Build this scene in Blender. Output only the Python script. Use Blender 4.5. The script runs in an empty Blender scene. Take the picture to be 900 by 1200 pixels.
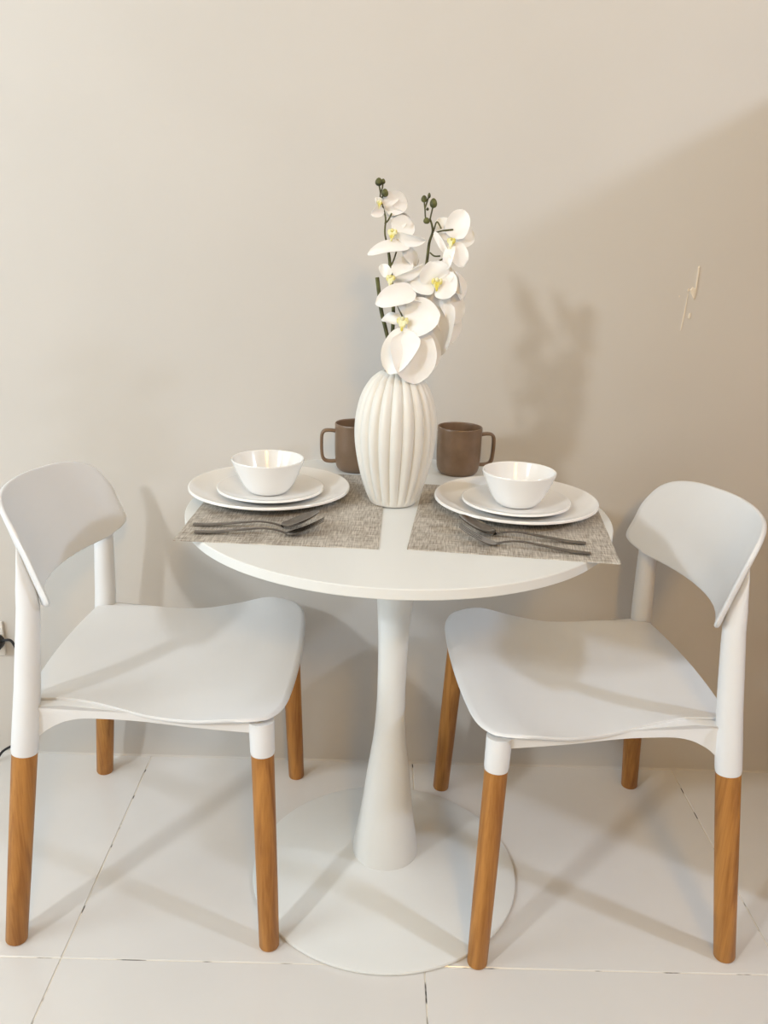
import bpy, bmesh, math, random
from mathutils import Vector, Matrix
C = bpy.context.scene.collection
random.seed(7)
PI = math.pi

# ------------------------------------------------------------------ camera
F_PX, CAM_H, PITCH, ROLL, YAW, DIST = 987.9, 1.1618, 0.3096, 0.0345, 0.0130, 1.706
cp, sp, cy, sy = math.cos(PITCH), math.sin(PITCH), math.cos(YAW), math.sin(YAW)
fwd = Vector((sy*cp, cy*cp, -sp)); right0 = Vector((cy, -sy, 0)); up0 = right0.cross(fwd)
cr, sr = math.cos(ROLL), math.sin(ROLL)
right = cr*right0 + sr*up0; up = -sr*right0 + cr*up0
cam_d = bpy.data.cameras.new('camera'); cam = bpy.data.objects.new('camera', cam_d); C.objects.link(cam)
cam_d.sensor_fit = 'VERTICAL'; cam_d.sensor_height = 36.0; cam_d.lens = F_PX/1200*36.0
cam_d.clip_start = 0.02
M = Matrix((right, up, -fwd)).transposed().to_4x4(); M.translation = Vector((0, -DIST, CAM_H))
cam.matrix_world = M
bpy.context.scene.camera = cam

# ------------------------------------------------------------------ light and exposure
vs = bpy.context.scene.view_settings
vs.view_transform = 'Standard'; vs.look = 'None'; vs.gamma = 1.0; vs.use_curve_mapping = False
vs.exposure = 0.0
w = bpy.data.worlds.new('world'); bpy.context.scene.world = w; w.use_nodes = True
w.node_tree.nodes['Background'].inputs[0].default_value = (0.8, 0.86, 1, 1)
w.node_tree.nodes['Background'].inputs[1].default_value = 0.02

def lamp(name, loc, target, power, size, col, size_y=None):
    d = bpy.data.lights.new(name, 'AREA'); d.shape = 'RECTANGLE' if size_y else 'DISK'; d.size = size; d.energy = power; d.color = col
    if size_y: d.size_y = size_y
    o = bpy.data.objects.new(name, d); C.objects.link(o); o.location = loc
    o.rotation_euler = (Vector(target)-Vector(loc)).to_track_quat('-Z', 'Y').to_euler()
    return o
# ceiling lamps of the room and an added fill light at the left
#LAMPS-BEGIN
lamp('ceiling_lamp_right', (2.70, -1.75, 2.55), (0.3, -0.5, 0.4), 30, 0.20, (0.70, 0.83, 1.0))
lamp('ceiling_lamp_left', (-2.25, -3.00, 2.50), (0.0, -0.4, 0.6), 41, 0.24, (0.91, 0.97, 1.0))
lamp('ceiling_lamp_front', (0.45, -3.30, 2.52), (0.0, -0.3, 0.6), 27, 0.40, (1.0, 0.56, 0.12))
lamp('ceiling_lamp_table', (0.95, -0.85, 2.56), (0.95, -0.85, 0), 2, 0.60, (1.0, 0.80, 0.40))
lamp('fill_light_left', (-2.66, -1.6, 1.5), (0, -1.6, 1.5), 34, 1.4, (0.80, 0.93, 1.0), 1.5)  # unseen soft panel added for ambient light from the left
#LAMPS-END

# ------------------------------------------------------------------ materials
def mat(name, col, rough=0.5, metal=0.0, spec=0.5, coat=0.0):
    m = bpy.data.materials.new(name); m.use_nodes = True
    b = m.node_tree.nodes['Principled BSDF']
    b.inputs['Base Color'].default_value = (*col, 1); b.inputs['Roughness'].default_value = rough
    b.inputs['Metallic'].default_value = metal; b.inputs['Specular IOR Level'].default_value = spec
    b.inputs['Coat Weight'].default_value = coat
    return m
def nd(m, t, **kw):
    n = m.node_tree.nodes.new(t)
    for k, v in kw.items():
        if k in n.inputs: n.inputs[k].default_value = v
        else: setattr(n, k, v)
    return n
def ln(m, a, ao, b, bi): m.node_tree.links.new(a.outputs[ao], b.inputs[bi])
def noise_color(m, c1, c2, scale, detail=3, stretch=(1, 1, 1), lo=0.35, hi=0.65, bump=0.0, bdist=0.001):
    b = m.node_tree.nodes['Principled BSDF']
    tc = nd(m, 'ShaderNodeTexCoord'); mp = nd(m, 'ShaderNodeMapping'); mp.inputs['Scale'].default_value = stretch
    nz = nd(m, 'ShaderNodeTexNoise', Scale=scale, Detail=detail)
    r = nd(m, 'ShaderNodeValToRGB'); r.color_ramp.elements[0].position = lo; r.color_ramp.elements[1].position = hi
    r.color_ramp.elements[0].color = (*c1, 1); r.color_ramp.elements[1].color = (*c2, 1)
    ln(m, tc, 'Object', mp, 'Vector'); ln(m, mp, 'Vector', nz, 'Vector'); ln(m, nz, 'Fac', r, 'Fac'); ln(m, r, 'Color', b, 'Base Color')
    if bump:
        bp = nd(m, 'ShaderNodeBump', Strength=bump, Distance=bdist); ln(m, nz, 'Fac', bp, 'Height'); ln(m, bp, 'Normal', b, 'Normal')
    return m

M_WALL = noise_color(mat('wall_paint', (.6, .55, .5), 0.55, spec=0.3), (.610, .585, .550), (.630, .605, .570), 2.5, 3)
M_FILLER = mat('wall_filler', (.80, .73, .62), 0.5)
M_CEIL = mat('ceiling_paint', (.8, .78, .74), 0.7)
M_TILE = noise_color(mat('floor_tile', (.7, .66, .6), 0.16, spec=0.5), (.735, .725, .710), (.765, .755, .740), 3, 4)
M_GROUT = noise_color(mat('grout', (.7, .68, .62), 0.8), (.10, .09, .08), (.82, .78, .70), 22, 2, lo=0.36, hi=0.44)
M_TRIM = mat('skirting_sealant', (.78, .73, .66), 0.5)
M_PLASTIC = noise_color(mat('white_plastic', (.8, .8, .78), 0.38, spec=0.4), (.80, .815, .835), (.82, .835, .855), 6, 2)
M_LACQUER = noise_color(mat('white_lacquer', (.85, .84, .80), 0.28, spec=0.45), (.77, .79, .785), (.79, .81, .805), 4, 2)
M_CERAMIC = noise_color(mat('white_ceramic', (.86, .85, .82), 0.15, spec=0.5), (.885, .885, .88), (.90, .90, .895), 8, 2)
M_VASE = noise_color(mat('vase_ceramic', (.80, .78, .73), 0.35), (.78, .77, .73), (.81, .80, .76), 14, 3)
M_MUG = noise_color(mat('mug_glaze', (.2, .13, .08), 0.30), (.185, .118, .072), (.225, .148, .095), 30, 3)
M_STEEL = noise_color(mat('cutlery_steel', (.32, .29, .26), 0.22, 1.0), (.20, .18, .165), (.26, .24, .22), 60, 2)
M_PETAL = noise_color(mat('petal_silk', (.86, .85, .80), 0.6, spec=0.25), (.89, .885, .87), (.92, .915, .90), 40, 3)
b = M_PETAL.node_tree.nodes['Principled BSDF']; b.inputs['Subsurface Weight'].default_value = 0.12; b.inputs['Subsurface Radius'].default_value = (.006, .005, .003)
M_LIP = noise_color(mat('petal_lip', (.8, .75, .3), 0.6), (.72, .62, .10), (.86, .84, .55), 130, 2, lo=.38, hi=.58)
M_STEM = noise_color(mat('stem_green', (.09, .10, .03), 0.6), (.040, .038, .012), (.115, .120, .035), 60, 3)
M_BUD = noise_color(mat('bud_green', (.09, .10, .03), 0.55), (.035, .038, .010), (.120, .125, .030), 90, 2)
M_BLACK = mat('black_rubber', (.012, .012, .014), 0.45)
M_SOCKET = mat('socket_plastic', (.84, .82, .78), 0.35)
M_GREY = mat('socket_grey', (.42, .42, .42), 0.5)

def wood(name, dark, light):
    m = mat(name, light, 0.42, spec=0.4); b = m.node_tree.nodes['Principled BSDF']
    tc = nd(m, 'ShaderNodeTexCoord'); oi = nd(m, 'ShaderNodeObjectInfo')
    ad = nd(m, 'ShaderNodeVectorMath', operation='MULTIPLY_ADD'); ad.inputs[1].default_value = (1, 1, 1)
    cmb = nd(m, 'ShaderNodeCombineXYZ'); mu = nd(m, 'ShaderNodeMath', operation='MULTIPLY'); mu.inputs[1].default_value = 13.0
    ln(m, oi, 'Random', mu, 0); ln(m, mu, 'Value', cmb, 'Z'); ln(m, mu, 'Value', cmb, 'X')
    ln(m, tc, 'Object', ad, 0); ln(m, cmb, 'Vector', ad, 2)
    mp = nd(m, 'ShaderNodeMapping'); mp.inputs['Scale'].default_value = (34, 34, 2.6); ln(m, ad, 'Vector', mp, 'Vector')
    nz = nd(m, 'ShaderNodeTexNoise', Scale=1.6, Detail=6, Distortion=0.9); ln(m, mp, 'Vector', nz, 'Vector')
    mp2 = nd(m, 'ShaderNodeMapping'); mp2.inputs['Scale'].default_value = (160, 160, 5); ln(m, ad, 'Vector', mp2, 'Vector')
    nz2 = nd(m, 'ShaderNodeTexNoise', Scale=2.0, Detail=3); ln(m, mp2, 'Vector', nz2, 'Vector')
    mx = nd(m, 'ShaderNodeMath', operation='MULTIPLY_ADD'); mx.inputs[1].default_value = 0.35; ln(m, nz2, 'Fac', mx, 0); ln(m, nz, 'Fac', mx, 2)
    r = nd(m, 'ShaderNodeValToRGB'); e = r.color_ramp.elements
    e[0].position = .42; e[0].color = (*dark, 1); e[1].position = .82; e[1].color = (*light, 1)
    ln(m, mx, 'Value', r, 'Fac'); ln(m, r, 'Color', b, 'Base Color')
    bp = nd(m, 'ShaderNodeBump', Strength=0.12, Distance=0.001); ln(m, nz2, 'Fac', bp, 'Height'); ln(m, bp, 'Normal', b, 'Normal')
    return m
M_WOOD = wood('beech_wood', (.255, .092, .014), (.49, .222, .050))

M_PANEL = wood('brown_panel', (.22, .10, .035), (.36, .18, .075))

def weave():
    m = mat('woven_mat', (.4, .36, .32), 0.65); b = m.node_tree.nodes['Principled BSDF']
    tc = nd(m, 'ShaderNodeTexCoord')
    def band(scale, sx, sy_):
        mp = nd(m, 'ShaderNodeMapping'); mp.inputs['Scale'].default_value = (sx, sy_, 1); ln(m, tc, 'Object', mp, 'Vector')
        n = nd(m, 'ShaderNodeTexNoise', Scale=scale, Detail=2); ln(m, mp, 'Vector', n, 'Vector'); return n
    n1 = band(1.0, 40, 520); n2 = band(1.0, 520, 40); n3 = band(1.0, 14, 14)
    a = nd(m, 'ShaderNodeMath', operation='ADD'); ln(m, n1, 'Fac', a, 0); ln(m, n2, 'Fac', a, 1)
    a2 = nd(m, 'ShaderNodeMath', operation='MULTIPLY_ADD'); a2.inputs[1].default_value = 0.45; ln(m, n3, 'Fac', a2, 0); ln(m, a, 'Value', a2, 2)
    r = nd(m, 'ShaderNodeValToRGB'); e = r.color_ramp.elements
    e[0].position = .98; e[1].position = 1.42
    mr = nd(m, 'ShaderNodeMapRange'); mr.inputs['From Min'].default_value = 0.92; mr.inputs['From Max'].default_value = 1.55
    ln(m, a2, 'Value', mr, 'Value'); e[0].position = .15; e[1].position = .85
    e[0].color = (.29, .25, .205, 1); e[1].color = (.70, .655, .59, 1)
    ln(m, mr, 'Result', r, 'Fac'); ln(m, r, 'Color', b, 'Base Color')
    w1 = nd(m, 'ShaderNodeTexWave', wave_type='BANDS', bands_direction='X', Scale=190.0); ln(m, tc, 'Object', w1, 'Vector')
    w2 = nd(m, 'ShaderNodeTexWave', wave_type='BANDS', bands_direction='Y', Scale=190.0); ln(m, tc, 'Object', w2, 'Vector')
    s = nd(m, 'ShaderNodeMath', operation='ADD'); ln(m, w1, 'Fac', s, 0); ln(m, w2, 'Fac', s, 1)
    bp = nd(m, 'ShaderNodeBump', Strength=0.5, Distance=0.0006); ln(m, s, 'Value', bp, 'Height'); ln(m, bp, 'Normal', b, 'Normal')
    return m
M_MAT = weave()

# ------------------------------------------------------------------ mesh helpers
class MB:
    def __init__(s): s.v = []; s.f = []
    def add(s, vs_, fs):
        k = len(s.v); s.v += [tuple(v) for v in vs_]; s.f += [tuple(i+k for i in f) for f in fs]; return s
    def build(s, name, m, parent=None, smooth=True, angle=None):
        me = bpy.data.meshes.new(name); me.from_pydata(s.v, [], s.f)
        bm = bmesh.new(); bm.from_mesh(me); bmesh.ops.recalc_face_normals(bm, faces=bm.faces); bm.to_mesh(me); bm.free()
        if smooth:
            me.polygons.foreach_set('use_smooth', [True]*len(me.polygons))
            me.set_sharp_from_angle(angle=angle if angle else math.radians(40))
        me.materials.append(m); o = bpy.data.objects.new(name, me); C.objects.link(o)
        if parent: o.parent = parent
        return o
def empty(name, loc, rz=0.0):
    o = bpy.data.objects.new(name, None); C.objects.link(o); o.location = loc; o.rotation_euler = (0, 0, rz)
    o.empty_display_size = 0.05; return o
def tag(o, label, cat, group=None):
    o['label'] = label; o['category'] = cat
    if group: o['group'] = group
    return o
def structure(o): o['kind'] = 'structure'; return o
def copy_tree(o, parent=None):
    c = o.copy(); C.objects.link(c)
    if parent: c.parent = parent
    for ch in list(o.children): copy_tree(ch, c)
    return c
def box(mb, x0, y0, z0, x1, y1, z1, bev=0.0):
    if bev <= 0:
        v = [(x, y, z) for z in (z0, z1) for y in (y0, y1) for x in (x0, x1)]
        return mb.add(v, [(0, 1, 3, 2), (4, 6, 7, 5), (0, 4, 5, 1), (1, 5, 7, 3), (3, 7, 6, 2), (2, 6, 4, 0)])
    bm = bmesh.new(); bmesh.ops.create_cube(bm, size=1)
    for v in bm.verts: v.co = Vector(((x0+x1)/2+v.co.x*(x1-x0), (y0+y1)/2+v.co.y*(y1-y0), (z0+z1)/2+v.co.z*(z1-z0)))
    bmesh.ops.bevel(bm, geom=list(bm.edges), offset=bev, segments=2, affect='EDGES', profile=0.6)
    bm.verts.index_update(); mb.add([v.co[:] for v in bm.verts], [[v.index for v in f.verts] for f in bm.faces]); bm.free(); return mb
def lathe(mb, prof, n=64, cx=0.0, cy_=0.0, rfun=None):
    """prof: list of (r, z); r == 0 at an end closes with a fan"""
    vs_, fs, rings = [], [], []
    for i, (r, z) in enumerate(prof):
        if r <= 1e-9:
            rings.append([len(vs_)]); vs_.append((cx, cy_, z))
        else:
            ring = []
            for k in range(n):
                t = 2*PI*k/n; rr = r*(rfun(t, i, z) if rfun else 1.0)
                ring.append(len(vs_)); vs_.append((cx+rr*math.cos(t), cy_+rr*math.sin(t), z))
            rings.append(ring)
    for a, c in zip(rings, rings[1:]):
        for k in range(n):
            j = (k+1) % n
            if len(a) == 1 and len(c) == 1: continue
            if len(a) == 1: fs.append((a[0], c[k], c[j]))
            elif len(c) == 1: fs.append((a[k], a[j], c[0]))
            else: fs.append((a[k], a[j], c[j], c[k]))
    return mb.add(vs_, fs)
def spline(P, n):
    """Catmull-Rom through open points (tuples of any length)"""
    out = []; N = len(P)
    for i in range(N-1):
        a, b_, c, d = P[max(i-1, 0)], P[i], P[i+1], P[min(i+2, N-1)]
        for k in range(n):
            t = k/n
            out.append(tuple(.5*((2*q)+(r-p)*t+(2*p-5*q+4*r-s)*t*t+(3*q-p-3*r+s)*t**3) for p, q, r, s in zip(a, b_, c, d)))
    out.append(tuple(P[-1])); return out
def sweep(mb, path, radii, n=12, flat=1.0, flat_axis=None, caps=True):
    """round (or flattened) section along a path; radii per point"""
    P = [Vector(p) for p in path]; vs_ = []; fs = []; prev = None
    for i, p in enumerate(P):
        t = (P[min(i+1, len(P)-1)]-P[max(i-1, 0)]).normalized()
        if flat_axis is not None: a = Vector(flat_axis); a = (a-t*a.dot(t)).normalized()
        elif prev is None: a = t.orthogonal().normalized()
        else: a = (prev-t*prev.dot(t)).normalized()
        prev = a; b_ = t.cross(a); r = radii[i]
        for k in range(n):
            an = 2*PI*k/n; fl = flat[i] if isinstance(flat, list) else flat; vs_.append(p+a*(math.cos(an)*r*fl)+b_*(math.sin(an)*r))
    m = len(P)
    for i in range(m-1):
        for k in range(n):
            j = (k+1) % n; fs.append((i*n+k, i*n+j, (i+1)*n+j, (i+1)*n+k))
    if caps: fs.append(tuple(range(n-1, -1, -1))); fs.append(tuple((m-1)*n+k for k in range(n)))
    return mb.add(vs_, fs)
def prism(mb, poly, y0, y1, f=lambda x, y, z: (x, y, z)):
    n = len(poly); vs_ = [f(x, y0, z) for x, z in poly]+[f(x, y1, z) for x, z in poly]
    return mb.add(vs_, [tuple(range(n)), tuple(range(2*n-1, n-1, -1))]+[(k, n+k, n+(k+1) % n, (k+1) % n) for k in range(n)])
def loft_closed(mb, loops):
    n = len(loops[0]); vs_ = [v for l in loops for v in l]; fs = []
    for i in range(len(loops)-1):
        for k in range(n):
            j = (k+1) % n; fs.append((i*n+k, i*n+j, (i+1)*n+j, (i+1)*n+k))
    return mb.add(vs_, fs)

# ------------------------------------------------------------------ the room
RX0, RX1, RY0, RH = -2.7, 3.4, -4.6, 2.62
wall_back = structure(box(MB(), RX0, 0, -0.1, RX1, 0.12, RH).build('wall_back', M_WALL, smooth=False))
structure(box(MB(), RX0-0.12, RY0, -0.1, RX0, 0.12, RH).build('wall_left', M_WALL, smooth=False))
structure(box(MB(), RX1, RY0, -0.1, RX1+0.12, 0.12, RH).build('wall_right', M_PANEL, smooth=False))
structure(box(MB(), RX0-0.12, RY0-0.12, -0.1, RX1+0.12, RY0, RH).build('wall_front', M_WALL, smooth=False))
structure(box(MB(), RX0-0.12, RY0-0.12, RH, RX1+0.12, 0.12, RH+0.1).build('ceiling', M_CEIL, smooth=False))
floor = structure(box(MB(), RX0, RY0, -0.10, RX1, 0.0, -0.0016).build('floor', M_GROUT, smooth=False))
# 61 cm tiles, one object each, joints 3 mm wide and recessed
T, X_L = 0.6104, -0.5012
tile_mesh = None
for i in range(-4, 7):
    for j in range(0, 8):
        x0, x1 = X_L+i*T, X_L+(i+1)*T; y1 = 0.0257-j*T; y0 = y1-T
        x0, x1, y0, y1 = max(x0, RX0), min(x1, RX1), max(y0, RY0), min(y1, 0.0)
        if x1-x0 < 0.02 or y1-y0 < 0.02: continue
        full = abs(x1-x0-T) < 1e-4 and abs(y1-y0-T) < 1e-4
        if full and tile_mesh:
            o = bpy.data.objects.new('tile', tile_mesh); C.objects.link(o); o.parent = floor
        else:
            hx, hy, g, z = (x1-x0)/2-.0012, (y1-y0)/2-.0012, .0008, 0.0
            vs_ = [(-hx, -hy, -.004), (hx, -hy, -.004), (hx, hy, -.004), (-hx, hy, -.004),
                   (-hx, -hy, z-g), (hx, -hy, z-g), (hx, hy, z-g), (-hx, hy, z-g),
                   (-hx+g, -hy+g, z), (hx-g, -hy+g, z), (hx-g, hy-g, z), (-hx+g, hy-g, z)]
            fs = [(k, (k+1) % 4, 4+(k+1) % 4, 4+k) for k in range(4)]+[(4+k, 4+(k+1) % 4, 8+(k+1) % 4, 8+k) for k in range(4)]+[(8, 9, 10, 11)]
            o = MB().add(vs_, fs).build('tile', M_TILE, floor, smooth=False)
            if full: tile_mesh = o.data
        o.location = ((x0+x1)/2, (y0+y1)/2, 0)
# thin line of sealant where the wall meets the floor
structure(prism(MB(), [(0, .0), (-.003, .0), (-.002, .002), (0, .004)], RX0, RX1, lambda x, y, z: (y, x, z)).build('trim_1', M_WALL, smooth=False))
# unseen half-height block, standing in for a cabinet, added just outside the right edge of the view: it keeps the right lamp off the lower right of the wall
block = structure(box(MB(), 0.98, -0.56, 0, 1.10, 0, 1.565).build('shadow_block', M_PANEL, smooth=False))
cap = box(MB(), 0.975, -0.565, 1.565, 1.105, 0, 1.588, 0.003).build('block_top', M_PANEL, block)

# smear of dried filler on the wall
mb = MB()
def smear(poly, t=0.0022):
    n = len(poly); vs_ = [(x, 0, z) for x, z in poly]; cxm = sum(p[0] for p in poly)/n; czm = sum(p[1] for p in poly)/n
    vs_ += [(cxm+(x-cxm)*.75, -t, czm+(z-czm)*.9) for x, z in poly]
    mb.add(vs_, [tuple(range(n, 2*n))]+[(k, (k+1) % n, n+(k+1) % n, n+k) for k in range(n)])
smear([(.6165, 1.137), (.6200, 1.139), (.6195, 1.105), (.6190, 1.078), (.6165, 1.073), (.6165, 1.100)])
smear([(.6060, 1.092), (.6110, 1.098), (.6170, 1.096), (.6180, 1.074), (.6140, 1.077), (.6085, 1.085)])
smear([(.6020, 1.094), (.6045, 1.095), (.6050, 1.090), (.6025, 1.089)])
smear([(.6110, 1.047), (.6150, 1.049), (.6160, 1.043), (.6130, 1.037), (.6105, 1.038)])
smear([(.6035, 1.085), (.6050, 1.084), (.6035, 1.045), (.6010, 1.018), (.5985, 1.012), (.6005, 1.040)], .001)
smear([(.5870, 1.081), (.5885, 1.081), (.5885, 1.078), (.5870, 1.078)], .001)
mb.build('filler_smear', M_FILLER, wall_back, angle=0.3)

# wall socket with a plug and its cable at the left edge
so = empty('wall_socket', (-0.852, 0, 0.296))
box(MB(), -.040, -.009, -.041, .040, 0, .041, .003).build('face_plate', M_SOCKET, so)
sw = box(MB(), -.008, -.0115, .008, .026, -.0085, .030, .001).build('socket_cover', M_SOCKET, so)
mb = MB()
for i in range(3):
    for j in range(3): box(mb, -.002+i*.009, -.0122, .0105+j*.006, .003+i*.009, -.0112, .0135+j*.006)
mb.build('slot', M_GREY, sw, smooth=False)
tag(so, 'white wall socket plate with small grey slots at the left edge, low on the wall', 'socket')
pl = empty('power_cord', (-0.826, -0.009, 0.292))
mb = MB(); lathe(mb, [(0, 0), (.017, 0), (.0185, .003), (.0185, .022), (.015, .029), (0, .030)], 24)
o = mb.build('plug', M_BLACK, pl); o.rotation_euler = (PI/2, 0, 0)
pth = [(-.813, -.024, .297), (-.800, -.024, .3015), (-.788, -.024, .2995), (-.779, -.023, .279), (-.7716, -.022, .2587), (-.7626, -.02, .195),
       (-.765, -.018, .108), (-.776, -.018, .055), (-.792, -.02, .0425), (-.811, -.025, .0345), (-.831, -.032, .024), (-.850, -.045, .006), (-.90, -.06, .0032), (-1.02, -.05, .0032)]
pth = [tuple(Vector(p)-Vector((-.826, -.009, .292))) for p in pth]
sp_ = spline(pth, 6)
sweep(MB(), sp_, [.0029]*len(sp_), 8).build('cable', M_BLACK, pl)
tag(pl, 'black round plug with thin black cable hanging to the floor behind the left chair', 'power cord')

# ------------------------------------------------------------------ table
TX, TY, TZ, TR = 0.0419, -0.3558, 0.7384, 0.350
tb = empty('dining_table', (TX, TY, 0))
tag(tb, 'round white pedestal table with trumpet column and flat disc base', 'table')
lathe(MB(), [(0, TZ-.0165), (TR-.010, TZ-.0165), (TR-.0015, TZ-.0160), (TR, TZ-.0145), (TR, TZ-.0012), (TR-.0012, TZ), (0, TZ)], 128).build('tabletop', M_LACQUER, tb, angle=.3)
col = spline([(.062, .0490), (.0608, .066), (.050, .135), (.0385, .23), (.0295, .30), (.0258, .365), (.0255, .42), (.0270, .50), (.0320, .58), (.0380, .65), (.052, TZ-.0165)], 6)
lathe(MB(), [(0, .03)]+col+[(0, TZ-.0165)], 64).build('column', M_LACQUER, tb)
lathe(MB(), [(0, 0), (.247, 0), (.2515, .002), (.2525, .005), (.2515, .0075), (.245, .0095)]+[(.245-.183*t, .0095+.0405*t**1.25) for t in [k/10 for k in range(1, 11)]]+[(0, .0500)], 128).build('base_plate', M_LACQUER, tb, angle=.6)

# ------------------------------------------------------------------ chair (local: +X is forward)
def piece(x, tab):
    for (a, va), (b_, vb) in zip(tab, tab[1:]):
        if x <= b_:
            t = (x-a)/(b_-a); t = t*t*(3-2*t) if False else t
            return va+(vb-va)*t
    return tab[-1][1]
def tabspl(tab, n=10): return spline(tab, n)
SEAT_W = tabspl([(0, .176), (.06, .184), (.2, .182), (.5, .207), (.68, .226), (.82, .238), (.92, .238), (1, .226)])
SEAT_ZE = tabspl([(0, .437), (.12, .437), (.3, .434), (.52, .425), (.7, .430), (.86, .441), (1, .438)])
SEAT_ZC = tabspl([(0, .436), (.2, .424), (.45, .420), (.75, .431), (.9, .437), (1, .434)])
def rear_axis(z): return (-.218+.0985*z, .243-.0930*z)
def front_axis(z): return (.216-.030*z, .243-.072*z)
def seat_pt(s, t):
    xr = -.196+.012*t*t; xf = .247-.013*t*t-.022*abs(t)**10
    x = xr+(xf-xr)*s; wv = piece(s, SEAT_W)
    ze, zc = piece(s, SEAT_ZE), piece(s, SEAT_ZC)
    return (x, wv*t, zc+(ze-zc)*abs(t)**2.4)
def make_chair():
    root = empty('dining_chair', (0, 0, 0))
    # seat shell
    NS, NT = 44, 40; vs_, fs = [], []
    def st(i): return i/NS
    def tt(j): u = -1+2*j/NT; return math.copysign(1-(1-abs(u))**1.35, u)
    for i in range(NS+1):
        for j in range(NT+1): vs_.append(seat_pt(st(i), tt(j)))
    for i in range(NS):
        for j in range(NT): a = i*(NT+1)+j; fs.append((a, a+1, a+NT+2, a+NT+1))
    nb = len(vs_)
    vs_ += [(x*.985+.0004, y*.985, z-.0085) for x, y, z in vs_[:nb]]
    fs += [tuple(nb+k for k in f[::-1]) for f in fs]
    loop = [j for j in range(NT+1)]+[i*(NT+1)+NT for i in range(1, NS+1)]+[NS*(NT+1)+j for j in range(NT-1, -1, -1)]+[i*(NT+1) for i in range(NS-1, 0, -1)]
    mid = len(vs_)
    for k in loop: x, y, z = vs_[k]; vs_.append((x*1.006, y*1.006, z-.0042))
    n = len(loop)
    for k in range(n):
        j = (k+1) % n
        fs.append((loop[k], loop[j], mid+j, mid+k)); fs.append((mid+k, mid+j, nb+loop[j], nb+loop[k]))
    MB().add(vs_, fs).build('seat', M_PLASTIC, root, angle=1.2)
    # backrest shell: curved, tilted, thick sheet
    half = [(.1480, .5925), (.1760, .5990), (.1960, .6075), (.2068, .6210), (.2055, .6523), (.2026, .692), (.1829, .732), (.1385, .7500), (.070, .754)]
    full = [(0, .587)]+half+[(0, .7552)]+[(-a, c) for a, c in half[::-1]]+[(0, .587)]
    N = len(full)-1; ol = []
    for i in range(N):
        a, b_, c, d = full[(i-1) % N], full[i], full[(i+1) % N], full[(i+2) % N]
        for k in range(6):
            t = k/6; ol.append(tuple(.5*((2*q)+(r-p)*t+(2*p-5*q+4*r-s)*t*t+(3*q-p-3*r+s)*t**3) for p, q, r, s in zip(a, b_, c, d)))
    def surf(y, z, off):
        x = -.1070-.1008*(1-(y/.23)**2)-.3302*(z-.64)
        nx, ny, nz_ = 1.0, -2*.1003*y/.23**2, .3302; l = math.sqrt(nx*nx+ny*ny+nz_*nz_)
        return (x+off*nx/l, y+off*ny/l, z+off*nz_/l)
    def ring(s, off): return [surf(y*s, .668+(z-.668)*s, off) for y, z in ol]
    loops = [ring(s, 0) for s in (.02, .15, .3, .45, .6, .75, .88, .96)]+[ring(.988, -.0003), ring(1.0, -.0035), ring(.988, -.0075)]+[ring(s, -.0085) for s in (.96, .88, .75, .6, .45, .3, .15, .02)]
    mb = loft_closed(MB(), loops); n = len(ol); L = len(loops)
    mb.f.append(tuple(range(n))); mb.f.append(tuple((L-1)*n+k for k in range(n-1, -1, -1)))
    mb.build('backrest', M_PLASTIC, root, angle=1.2)
    for s in (-1, 1):
        # rear post: white sleeve from the wooden leg up to the back of the backrest
        zz = [.352, .358, .40, .46, .52, .57]; ax = [rear_axis(z) for z in zz]
        path = [(x-max(0, z-.46)*.03, s*y, z) for (x, y), z in zip(ax, zz)]+[(-.1635, s*.1872, .600), (-.1652, s*.1845, .630), (-.1682, s*.182, .655), (-.1710, s*.180, .680), (-.1735, s*.178, .698)]
        sweep(MB(), path, [.0205, .0214, .0212, .0206, .0196, .0186, .0178, .0152, .0098, .0046, .0012], 24, flat=[1, 1, 1, 1, 1, 1, 1, 1.12, 1.55, 2.7, 5], flat_axis=(0, 1, 0)).build('rear_post', M_PLASTIC, root, angle=.8)
        zz = [0, .003, .12, .24, .352]; ax = [rear_axis(z) for z in zz]
        sweep(MB(), [(x, s*y, z) for (x, y), z in zip(ax, zz)], [.0165, .0180, .0190, .0198, .0203], 24, flat_axis=(0, 1, 0)).build('leg', M_WOOD, root, angle=.8)
        zz = [.366, .371, .40, .424]; ax = [front_axis(z) for z in zz]
        sweep(MB(), [(x, s*y, z) for (x, y), z in zip(ax, zz)], [.0190, .0200, .0203, .0206], 24, flat_axis=(0, 1, 0)).build('front_socket', M_PLASTIC, root, angle=.8)
        zz = [0, .003, .12, .24, .366]; ax = [front_axis(z) for z in zz]
        sweep(MB(), [(x, s*y, z) for (x, y), z in zip(ax, zz)], [.0158, .0172, .0180, .0184, .0187], 24, flat_axis=(0, 1, 0)).build('leg', M_WOOD, root, angle=.8)
        # side rail under the shell, arching down into the rear post
        bot = spline([(.200, .405), (.05, .409), (-.07, .411), (-.110, .406), (-.140, .394), (-.158, .380), (-.176, .358)], 4)
        top = [(x, seat_pt(min(max((x+.19)/.43, 0), 1), .97)[2]-.003) for x in [-.18, -.16, -.12, -.08, -.04, 0, .04, .08, .12, .16, .20]]
        poly = bot+[(-.180, .385)]+top
        def place(x, y, z, s=s):
            yc = piece(x, [(-.2, .204), (-.12, .190), (0, .193), (.1, .206), (.2, .212), (.3, .212)])
            return (x, s*(yc+y), z)
        prism(MB(), poly, -.009, .009, place).build('side_rail', M_PLASTIC, root, angle=.5)
    return root
chair = make_chair()
chair.location = (-.373, -.305, 0)
tag(chair, 'white plastic chair with wooden legs left of the round table, backrest in grey shade', 'chair', 'dining chairs at the round table')
ch2 = copy_tree(chair); ch2.location = (.400, -.319, 0); ch2.rotation_euler = (0, 0, math.radians(183.5))
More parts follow.
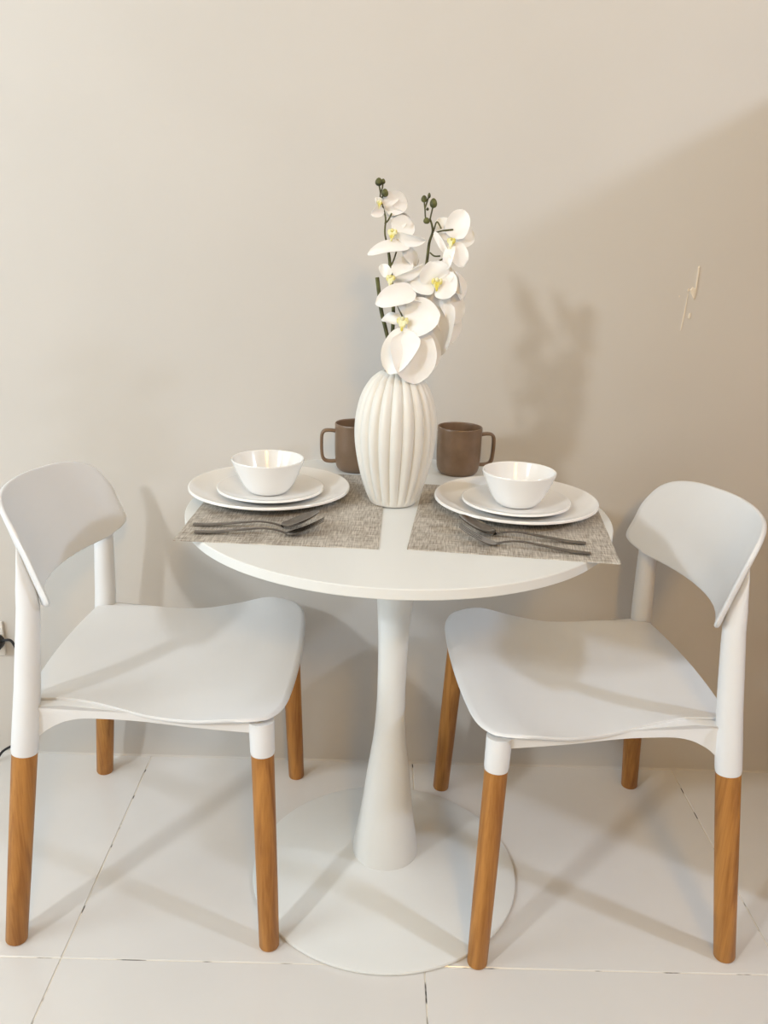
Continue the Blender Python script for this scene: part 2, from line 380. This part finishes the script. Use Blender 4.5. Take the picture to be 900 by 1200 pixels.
ch2['label'] = 'white plastic chair with wooden legs right of the round table, facing left'

# ------------------------------------------------------------------ things on the table
def placemat(name, corner, ang, w, d, label):
    o = empty(name, (corner[0], corner[1], TZ), ang)
    mb = box(MB(), -w/2, -d/2, 0, w/2, d/2, .0015)
    p = mb.build(name, M_MAT, None, smooth=False)
    c, s = math.cos(ang), math.sin(ang)
    p.location = (corner[0]+c*w/2-s*d/2, corner[1]+s*w/2+c*d/2, TZ); p.rotation_euler = (0, 0, ang)
    bpy.data.objects.remove(o)
    return tag(p, label, 'placemat', 'woven placemats on the table')
placemat('placemat', (-.290, -.551), math.radians(-2.0), .299, .398, 'grey woven placemat under the left place setting, overhanging the table edge')
placemat('placemat', (.050, -.558), math.radians(-6.7), .304, .350, 'beige grey woven placemat under the right place setting, corner overhanging at right')
ZM = TZ+.0015
def sheet_lathe(outer, th, n=96):
    """outer: profile (r, z) of the upper face from centre to rim; closed with a parallel under face"""
    P = spline(outer, 5); low = []
    for i, (r, z) in enumerate(P):
        a, b_ = P[max(i-1, 0)], P[min(i+1, len(P)-1)]; dr, dz = b_[0]-a[0], b_[1]-a[1]; l = math.hypot(dr, dz) or 1
        low.append((max(r+dz/l*th, 0.0), z-dr/l*th))
    low[0] = (0, P[0][1]-th)
    rim = ((P[-1][0]+low[-1][0])/2+.0006, (P[-1][1]+low[-1][1])/2+.0010)
    return lathe(MB(), [(0, P[0][1])]+P[1:]+[rim]+low[:0:-1]+[(0, P[0][1]-th)], n)
def setting(px, py, sx, sy_, bx, by, side):
    d = sheet_lathe([(0, .0045), (.060, .0045), (.085, .0060), (.105, .0105), (.122, .0165), (.1355, .0215)], .0045).build('dinner_plate', M_CERAMIC, None, angle=1.2)
    d.location = (px, py, ZM+.0002)
    tag(d, 'large round white dinner plate on the %s placemat, under a smaller plate' % side, 'plate', 'dinner plates')
    q = sheet_lathe([(0, .0040), (.040, .0040), (.055, .0050), (.070, .0085), (.081, .0120), (.0895, .0150)], .0038).build('side_plate', M_CERAMIC, None, angle=1.2)
    q.location = (sx, sy_, ZM+.0049)
    tag(q, 'small white side plate on the %s dinner plate, holding a bowl' % side, 'plate', 'side plates')
    b_ = sheet_lathe([(0, .0055), (.024, .0060), (.0325, .0098), (.0405, .0200), (.0485, .0365), (.0548, .0515), (.0585, .0612)], .0033)
    b_ = b_.build('bowl', M_CERAMIC, None, angle=1.2); b_.location = (bx, by, ZM+.0069)
    tag(b_, 'white tapered rice bowl on the %s side plate' % side, 'bowl', 'white bowls')
setting(-.179, -.316, -.177, -.320, -.181, -.322, 'left')
setting(.2385, -.347, .2385, -.351, .2400, -.352, 'right')

def make_mug():
    root = empty('mug', (0, 0, 0))
    outer = spline([(0, 0), (.030, 0), (.0355, .0022), (.0395, .008), (.0418, .020), (.0428, .045), (.0430, .075), (.0433, .0900)], 5)
    inner = spline([(.0405, .0906), (.0400, .080), (.0398, .045), (.0385, .018), (.034, .008), (.025, .0055), (0, .0055)], 5)
    lathe(MB(), outer+[(.0426, .0918), (.0414, .0918)]+inner, 64).build('cup', M_MUG, root, angle=1.0)
    rim = [(.0431+.0, .0903), (.0427, .0920), (.0414, .0921), (.0408, .0908)]
    pth = spline([(.0405, 0, .076), (.052, 0, .0775), (.0625, 0, .0765), (.0675, 0, .070), (.0685, 0, .055), (.0678, 0, .035), (.0655, 0, .0235), (.060, 0, .0180), (.050, 0, .0165), (.0400, 0, .0170)], 5)
    sweep(MB(), pth, [.0052]*len(pth), 12, flat=.62, flat_axis=(0, 0, 1)) if False else None
    # strap handle: flattened, wide across Y
    mb = MB(); P = [Vector(p) for p in pth]; vs_, fs = [], []; n = 12
    for i, p in enumerate(P):
        t = (P[min(i+1, len(P)-1)]-P[max(i-1, 0)]).normalized(); a = Vector((0, 1, 0)); b_ = t.cross(a)
        for k in range(n):
            an = 2*PI*k/n; ca, sa = math.cos(an), math.sin(an)
            vs_.append(p+a*(math.copysign(abs(ca)**.6, ca)*.0065)+b_*(math.copysign(abs(sa)**.6, sa)*.0032))
    for i in range(len(P)-1):
        for k in range(n): j = (k+1) % n; fs.append((i*n+k, i*n+j, (i+1)*n+j, (i+1)*n+k))
    fs += [tuple(range(n-1, -1, -1)), tuple((len(P)-1)*n+k for k in range(n))]
    mb.add(vs_, fs).build('handle', M_MUG, root, angle=1.0)
    return root
m1 = make_mug(); m1.location = (.161, -.116, TZ); m1.rotation_euler = (0, 0, math.radians(8))
tag(m1, 'matt brown mug behind the right bowl, handle pointing right', 'mug', 'brown mugs')
m2 = copy_tree(m1); m2.location = (-.0360, -.114, TZ); m2.rotation_euler = (0, 0, math.radians(186))
m2['label'] = 'taupe brown mug half hidden behind the vase, handle pointing left'

# cutlery
def make_spoon():
    root = empty('spoon', (0, 0, 0))   # local: handle end at x = 0, tip at x = .19, lying on z = 0
    pth = [(0, 0, .0030), (.03, 0, .0036), (.07, 0, .0078), (.100, 0, .0105), (.122, 0, .0080), (.138, 0, .0030)]
    wd = [.0058, .0060, .0047, .0034, .0030, .0042]; pth = spline(pth, 6); wd = [q[0] for q in spline([(a,) for a in wd], 6)]
    mb = MB(); vs_, fs = [], []; n = 10
    for p, h in zip(pth, wd):
        for k in range(n): an = 2*PI*k/n; vs_.append((p[0], math.cos(an)*h, p[2]+math.sin(an)*.0014))
    for i in range(len(pth)-1):
        for k in range(n): j = (k+1) % n; fs.append((i*n+k, i*n+j, (i+1)*n+j, (i+1)*n+k))
    fs += [tuple(range(n-1, -1, -1)), tuple((len(pth)-1)*n+k for k in range(n))]
    mb.add(vs_, fs).build('handle', M_STEEL, root, angle=1.0)
    vs_, fs = [], []; R_, K = 9, 32
    def up_pt(r, a, low):
        x = .163+.029*r*math.cos(a); y = .0195*r*math.sin(a)*(1-.10*math.cos(a))
        z = .0016+.0070*r**2.2+.42*max(x-.142, 0)
        return (x, y, z-(.0012 if low else 0))
    for low in (0, 1):
        k0 = len(vs_); vs_.append(up_pt(0, 0, low))
        for i in range(1, R_+1):
            for k in range(K): vs_.append(up_pt(i/R_, 2*PI*k/K, low))
        for k in range(K): fs.append((k0, k0+1+k, k0+1+(k+1) % K))
        for i in range(R_-1):
            for k in range(K): a = k0+1+i*K; fs.append((a+k, a+K+k, a+K+(k+1) % K, a+(k+1) % K))
    a, c = 1+(R_-1)*K, 1+R_*K+1+(R_-1)*K
    for k in range(K): fs.append((a+k, c+k, c+(k+1) % K, a+(k+1) % K))
    MB().add(vs_, fs).build('spoon_bowl', M_STEEL, root, angle=1.0)
    return root
def make_fork():
    root = empty('fork', (0, 0, 0))
    pth = [(0, 0, .0030), (.03, 0, .0036), (.07, 0, .0078), (.100, 0, .0105), (.122, 0, .0080), (.137, 0, .0032)]
    wd = [.0058, .0060, .0047, .0034, .0030, .0050]; pth = spline(pth, 6); wd = [q[0] for q in spline([(a,) for a in wd], 6)]
    mb = MB(); vs_, fs = [], []; n = 10
    for p, h in zip(pth, wd):
        for k in range(n): an = 2*PI*k/n; vs_.append((p[0], math.cos(an)*h, p[2]+math.sin(an)*.0014))
    for i in range(len(pth)-1):
        for k in range(n): j = (k+1) % n; fs.append((i*n+k, i*n+j, (i+1)*n+j, (i+1)*n+k))
    fs += [tuple(range(n-1, -1, -1)), tuple((len(pth)-1)*n+k for k in range(n))]
    mb.add(vs_, fs).build('handle', M_STEEL, root, angle=1.0)
    def hz(x): t = (x-.134)/.056; return .0030-.004*t*(1-t)+.0225*t**1.4
    def strip(x0, x1, y0, y1, taper=0.0, m=8):
        mb = MB(); vs_, fs = [], []
        for i in range(m+1):
            t = i/m; x = x0+(x1-x0)*t; yc = (y0(t)+y1(t))/2; h = (y1(t)-y0(t))/2*(1-taper*t*t); z = hz(x)
            vs_ += [(x, yc-h, z+.0006), (x, yc+h, z+.0006), (x, yc+h, z-.0008), (x, yc-h, z-.0008)]
        for i in range(m):
            for k in range(4): j = (k+1) % 4; fs.append((i*4+k, i*4+j, i*4+4+j, i*4+4+k))
        fs += [(3, 2, 1, 0), (m*4, m*4+1, m*4+2, m*4+3)]
        return mb.add(vs_, fs)
    pw = lambda t: .0048+.0068*min(1, t*1.7)**.8
    strip(.135, .158, lambda t: -pw(t), pw).build('fork_head', M_STEEL, root, angle=1.0)
    for q in (-1.5, -.5, .5, 1.5):
        c = q*.0060
        strip(.156, .192, lambda t, c=c: c-.0019-(0 if abs(c) < .005 else 0), lambda t, c=c: c+.0019, .45).build('tine', M_STEEL, root, angle=.7)
    return root
def lay(o, a, b_):
    d = Vector(b_)-Vector(a); o.location = (a[0], a[1], ZM+.0003); o.rotation_euler = (0, 0, math.atan2(d.y, d.x))
spn = make_spoon(); lay(spn, (-.274, -.487), (-.085, -.487))
tag(spn, 'steel spoon on the left placemat, nearer to the plate', 'spoon', 'steel spoons')
frk = make_fork(); lay(frk, (-.265, -.521), (-.085, -.516))
tag(frk, 'steel fork on the left placemat, nearest to the table front', 'fork', 'steel forks')
s2 = copy_tree(spn); lay(s2, (.319, -.520), (.130, -.482)); s2['label'] = 'dark steel spoon on the right placemat, just in front of the plate'
f2 = copy_tree(frk); lay(f2, (.316, -.564), (.130, -.524)); f2['label'] = 'dark steel fork on the right placemat, tines at left, in front of the spoon'

# ------------------------------------------------------------------ vase and orchids
VX, VY = 0.0325, -0.3270
NR = 20
vz = empty('vase', (VX, VY, ZM+.0001))
prof = spline([(.0365, 0), (.0405, .0035), (.0480, .020), (.0575, .050), (.0655, .088), (.0685, .122), (.0660, .155), (.0580, .185), (.0455, .207), (.0330, .2185), (.0255, .2225)], 6)
inn = [(.0215, .2223), (.0215, .217), (.030, .214), (.042, .200), (.054, .170), (.058, .122), (.050, .060), (.036, .012), (0, .008)]
nin = len(prof)+1
def flute(t, i, z):
    if i == 0 or i > nin-1: return 1.0
    a = math.sin(PI*min(max(z/.226, 0), 1))
    fade = min(1.0, max(0, (z-.001)/.012))*min(1.0, max(0, (.2285-z)/.010))
    return 1.0-.085*fade*(1-abs(math.cos(NR*t/2))**.75)*(1.0 if z < .19 else 1.15)
lathe(MB(), [(0, 0)]+prof+inn, NR*14, rfun=flute).build('vase_body', M_VASE, vz, angle=1.4)
tag(vz, 'tall off-white ribbed egg-shaped ceramic vase in the middle of the table', 'vase')

PETALS = {
 'A': [
  ((-0.0050,-0.3350,1.2184),0.0047,(-0.8, -0.6, -0.1),[
   ((0.0017,-0.3230,1.2154),(0.0385,-0.3130,1.2245),0.0365,10),
   ((0.0004,-0.3270,1.2127),(-0.0148,-0.3430,1.2006),0.0176,-30),
   ((0.0003,-0.3230,1.2166),(0.0236,-0.3110,1.2340),0.0203,0),
   ((0.0031,-0.3230,1.2105),(0.0423,-0.3130,1.1958),0.0189,35),
   ((-0.0023,-0.3270,1.2164),(-0.0104,-0.3350,1.2256),0.0122,0),
  ]),
  ((0.0161,-0.3370,1.1757),0.0068,(-0.45, -0.85, 0.1),[
   ((0.0175,-0.3270,1.1771),(0.0490,-0.3190,1.1921),0.0378,0),
   ((0.0190,-0.3310,1.1708),(0.0666,-0.3390,1.1636),0.0203,45),
   ((0.0434,-0.3290,1.1590),(-0.0198,-0.3530,1.1483),0.0230,20),
   ((0.0357,-0.3230,1.1549),(0.0586,-0.3150,1.1285),0.0203,0),
   ((0.0187,-0.3230,1.1822),(0.0342,-0.3110,1.2006),0.0216,0),
  ]),
  ((0.0158,-0.3430,1.1074),0.0068,(-0.5, -0.85, 0.1),[
   ((0.0214,-0.3350,1.1034),(0.0666,-0.3490,1.1271),0.0176,50),
   ((0.0131,-0.3330,1.1108),(-0.0009,-0.3230,1.1294),0.0176,0),
   ((0.0538,-0.3450,1.0907),(-0.0057,-0.3630,1.0730),0.0365,10),
   ((0.0353,-0.3330,1.0933),(0.0801,-0.3370,1.0807),0.0365,-20),
   ((0.0211,-0.3310,1.1135),(0.0473,-0.3190,1.1386),0.0297,0),
  ]),
  ((0.0367,-0.3530,1.0437),0.0081,(-0.3, -0.9, 0.15),[
   ((0.0424,-0.3450,1.0419),(0.0919,-0.3590,1.0604),0.0622,-10),
   ((0.0394,-0.3410,1.0520),(0.0629,-0.3330,1.0785),0.0486,15),
   ((0.0505,-0.3590,1.0303),(0.0150,-0.3790,0.9679),0.0541,15),
   ((0.0466,-0.3570,1.0300),(0.0628,-0.3750,0.9514),0.0730,-10),
   ((0.0343,-0.3410,1.0439),(0.0031,-0.3310,1.0474),0.0230,30),
   ((0.0537,-0.3430,1.0315),(0.0925,-0.3390,0.9673),0.0514,-15),
  ]),
 ],
 'B': [
  ((0.0881,-0.3410,1.1045),0.0074,(0.0, -1.0, 0.1),[
   ((0.0870,-0.3350,1.1068),(0.0759,-0.3410,1.1348),0.0486,0),
   ((0.0844,-0.3350,1.1041),(0.0480,-0.3430,1.1020),0.0405,0),
   ((0.0912,-0.3350,1.1031),(0.1178,-0.3450,1.0928),0.0459,0),
   ((0.0910,-0.3330,1.1081),(0.1032,-0.3310,1.1330),0.0378,0),
   ((0.0890,-0.3310,1.0976),(0.0938,-0.3310,1.0583),0.0405,0),
  ]),
  ((0.1079,-0.3330,1.1662),0.0061,(-0.5, -0.85, 0.05),[
   ((0.1107,-0.3270,1.1714),(0.1244,-0.3230,1.2145),0.0365,0),
   ((0.1084,-0.3230,1.1700),(0.0876,-0.3090,1.2024),0.0270,0),
   ((0.1154,-0.3190,1.1703),(0.1422,-0.3090,1.1865),0.0405,10),
   ((0.1111,-0.3290,1.1625),(0.1296,-0.3370,1.1301),0.0297,0),
   ((0.1083,-0.3310,1.1612),(0.1014,-0.3430,1.1255),0.0176,20),
   ((0.0811,-0.3270,1.1792),(0.1081,-0.3310,1.1408),0.0108,30),
  ]),
  ((0.1109,-0.3190,1.0845),0.0041,(0.6, -0.6, 0.1),[
   ((0.1035,-0.3230,1.0898),(0.1272,-0.3190,1.0397),0.0432,-20),
   ((0.1011,-0.3290,1.0769),(0.0905,-0.3330,0.9870),0.0514,20),
   ((0.1100,-0.3230,1.1188),(0.1358,-0.3190,1.0801),0.0297,-30),
   ((0.1122,-0.3270,1.1216),(0.1257,-0.3350,1.0873),0.0176,40),
   ((0.0965,-0.3190,1.0735),(0.1240,-0.3130,1.0090),0.0459,-20),
  ]),
 ],
}
SPRAYS = {
 'A': dict(stem=[(0.0305,-0.3210,0.9375),(0.0249,-0.3230,0.9753),(0.0219,-0.3270,1.0167),(0.0216,-0.3270,1.0636),(0.0158,-0.3270,1.1132),(0.0121,-0.3270,1.1414),(0.0074,-0.3290,1.1616),(0.0042,-0.3290,1.1767),(0.0049,-0.3270,1.1955),(0.0019,-0.3270,1.2078),(-0.0039,-0.3250,1.2250),(-0.0042,-0.3230,1.2337),(-0.0018,-0.3230,1.2399)],
   radius=[0.0037,0.0034,0.0031,0.0030,0.0028,0.0024,0.0016,0.0014,0.0014,0.0014,0.0012,0.0011,0.0009],
   pedicels=[[(0.0153,-0.3270,1.1261),(0.0202,-0.3290,1.1379),(0.0249,-0.3290,1.1546)],[(0.0038,-0.3270,1.1892),(0.0089,-0.3290,1.1943),(0.0139,-0.3270,1.2045)],[(-0.0042,-0.3230,1.2337),(-0.0072,-0.3230,1.2471)],[(-0.0018,-0.3230,1.2399),(-0.0008,-0.3230,1.2497)],[(-0.0026,-0.3250,1.2263),(0.0024,-0.3270,1.2325)],[(0.0222,-0.3270,1.0834),(0.0281,-0.3350,1.0670),(0.0369,-0.3390,1.0491)],[(0.0327,-0.3230,1.1650),(0.0429,-0.3230,1.1742),(0.0481,-0.3230,1.1782)]],
   buds=[((-0.0073,-0.3230,1.2495),0.0057,0.0062),((-0.0008,-0.3230,1.2503),0.0035,0.0041),((0.0024,-0.3280,1.2337),0.0054,0.0062)]),
 'B': dict(stem=[(0.0346,-0.3250,0.9383),(0.0429,-0.3230,0.9759),(0.0557,-0.3190,1.0373),(0.0655,-0.3210,1.0911),(0.0716,-0.3230,1.1330),(0.0741,-0.3230,1.1626),(0.0786,-0.3230,1.1792),(0.0767,-0.3230,1.1904),(0.0737,-0.3230,1.1979)],
   radius=[0.0034,0.0031,0.0028,0.0026,0.0024,0.0022,0.0019,0.0016,0.0015],
   pedicels=[[(0.0737,-0.3230,1.1979),(0.0758,-0.3230,1.2092),(0.0779,-0.3230,1.2192)],[(0.0737,-0.3230,1.1979),(0.0670,-0.3250,1.1988),(0.0651,-0.3230,1.2125),(0.0632,-0.3230,1.2236)],[(0.0650,-0.3230,1.2138),(0.0684,-0.3230,1.2250),(0.0707,-0.3230,1.2325)],[(0.0799,-0.3230,1.1805),(0.0843,-0.3270,1.1944),(0.0911,-0.3310,1.1845)],[(0.0826,-0.3250,1.1780),(0.0927,-0.3290,1.1815),(0.1100,-0.3270,1.1839)],[(0.0762,-0.3230,1.1486),(0.0829,-0.3270,1.1437),(0.0921,-0.3290,1.1441)],[(0.0744,-0.3230,1.1305),(0.0872,-0.3290,1.1350),(0.1013,-0.3310,1.1431)],[(0.0613,-0.3210,1.0645),(0.0811,-0.3210,1.0784),(0.0985,-0.3210,1.0843)]],
   buds=[((0.0778,-0.3230,1.2216),0.0057,0.0074),((0.0631,-0.3230,1.2273),0.0046,0.0054),((0.0707,-0.3230,1.2325),0.0024,0.0041),((0.0689,-0.3250,1.2126),0.0023,0.0024),((0.0683,-0.3270,1.1957),0.0051,0.0049)]),
}
STUB = [(-0.0056,-0.3230,1.1085),(-0.0022,-0.3230,1.0863),(0.0028,-0.3230,1.0561),(0.0121,-0.3250,1.0230),(0.0202,-0.3250,0.9892),(0.0275,-0.3250,0.9409)]


def petal_mesh(base, tip, width, roll, cup=0.16):
    B, T_ = Vector(base), Vector(tip); ax = T_-B; L = ax.length; ax.normalize()
    view = Vector((0, -1, 0.30)).normalized(); n = (view-ax*view.dot(ax)).normalized()
    n = Matrix.Rotation(math.radians(roll), 3, ax) @ n; s = n.cross(ax)
    NL, NW = 12, 8; vs_, fs = [], []
    for side in (0, 1):
        for i in range(NL+1):
            t = i/NL; wv = width/2*max(1-abs(2*(.03+.965*t**.78)-1)**2.5, 0)**.55
            for j in range(NW+1):
                u = -1+2*j/NW
                z = cup*width*(u*u-.35)*(.35+.65*math.sin(PI*t)) + .10*L*(t*(1-t))*2 - .12*L*t**3 + .0012*math.sin(7*t+3*u)
                p = B+ax*(L*t)+s*(wv*u)+n*(z-(.0007 if side else 0))
                vs_.append(p)
    m = (NL+1)*(NW+1)
    for i in range(NL):
        for j in range(NW):
            a = i*(NW+1)+j; q = (a, a+1, a+NW+2, a+NW+1); fs.append(q); fs.append(tuple(m+k for k in q[::-1]))
    loop = list(range(NW+1))+[i*(NW+1)+NW for i in range(1, NL+1)]+[NL*(NW+1)+j for j in range(NW-1, -1, -1)]+[i*(NW+1) for i in range(NL-1, 0, -1)]
    for k in range(len(loop)): j = (k+1) % len(loop); fs.append((loop[k], loop[j], m+loop[j], m+loop[k]))
    return MB().add(vs_, fs)
def lip_mesh(c, r, d):
    """centre of an orchid bloom: cupped lip with two side lobes and a column"""
    c = Vector(c); d = Vector(d).normalized(); q = d.to_track_quat('Z', 'Y').to_matrix(); mb = MB()
    def blob(off, sx, sy_, sz, rot=0, n=10, m=7, cut=0.0):
        vs_, fs = [], []
        for i in range(m+1):
            th = PI*i/m
            for k in range(n):
                a = 2*PI*k/n; v = Vector((sx*math.sin(th)*math.cos(a), sy_*math.sin(th)*math.sin(a), sz*math.cos(th)))
                if cut: v.z -= cut*math.exp(-((v.x/sx)**2+(v.y/sy_)**2)*3) if v.z > 0 else 0
                vs_.append(c+q @ (v+Vector(off)))
        for i in range(m):
            for k in range(n): j = (k+1) % n; fs.append((i*n+k, i*n+j, (i+1)*n+j, (i+1)*n+k))
        mb.add(vs_, fs)
    blob((0, -.35*r, .15*r), r*.75, r*.95, r*.55, cut=r*.5)
    blob((-.75*r, .2*r, .1*r), r*.45, r*.7, r*.4); blob((.75*r, .2*r, .1*r), r*.45, r*.7, r*.4)
    blob((0, .55*r, .25*r), r*.38, r*.45, r*.6); blob((0, -1.35*r, .3*r), r*.28, r*.55, r*.2)
    return mb
def spray(key, label):
    S = SPRAYS[key]; o0 = Vector((VX, VY, TZ+.2)); root = empty('orchid_spray', o0)
    off = lambda P: [tuple(Vector(p)-o0) for p in P]
    pr = spline([tuple(p)+(r,) for p, r in zip(off(S['stem']), S['radius'])], 5)
    sweep(MB(), [p[:3] for p in pr], [p[3] for p in pr], 10).build('stem', M_STEM, root, angle=1.0)
    for pd in S['pedicels']:
        q = spline(off(pd), 5); sweep(MB(), q, [.00125]*len(q), 8).build('flower_stalk', M_STEM, root, angle=1.0)
    for (p, rx, rz) in S['buds']:
        p = Vector(p)-o0; mb = MB()
        lathe(mb, [(0, -rz)]+[(rx*math.cos(a)*(1-.18*math.sin(a)), rz*math.sin(a)) for a in [(-.5+k/8)*PI for k in range(1, 8)]]+[(0, rz)], 14)
        mb.v = [(x+p.x, y+p.y, z+p.z) for x, y, z in mb.v]; mb.build('bud', M_BUD, root, angle=1.2)
    for (c, r, d, pets) in PETALS[key]:
        c = Vector(c)-o0; fl = lip_mesh(c, r, d).build('flower', M_LIP, root, angle=1.2)
        for (b_, t_, wd, ro) in pets:
            petal_mesh(Vector(b_)-o0, Vector(t_)-o0, wd, ro).build('petal', M_PETAL, fl, angle=1.2)
    return tag(root, label, 'flower', 'artificial orchid sprays')
A = spray('A', 'left spray of white orchids in the vase, its blooms hanging lowest over the rim')
o0 = A.location; q = spline([tuple(Vector(p)-o0) for p in STUB], 5)
sweep(MB(), q, [.0032]*len(q), 10).build('side_stem', M_STEM, A, angle=1.0)
spray('B', 'right spray of white orchids in the vase with three stalked green buds on top')
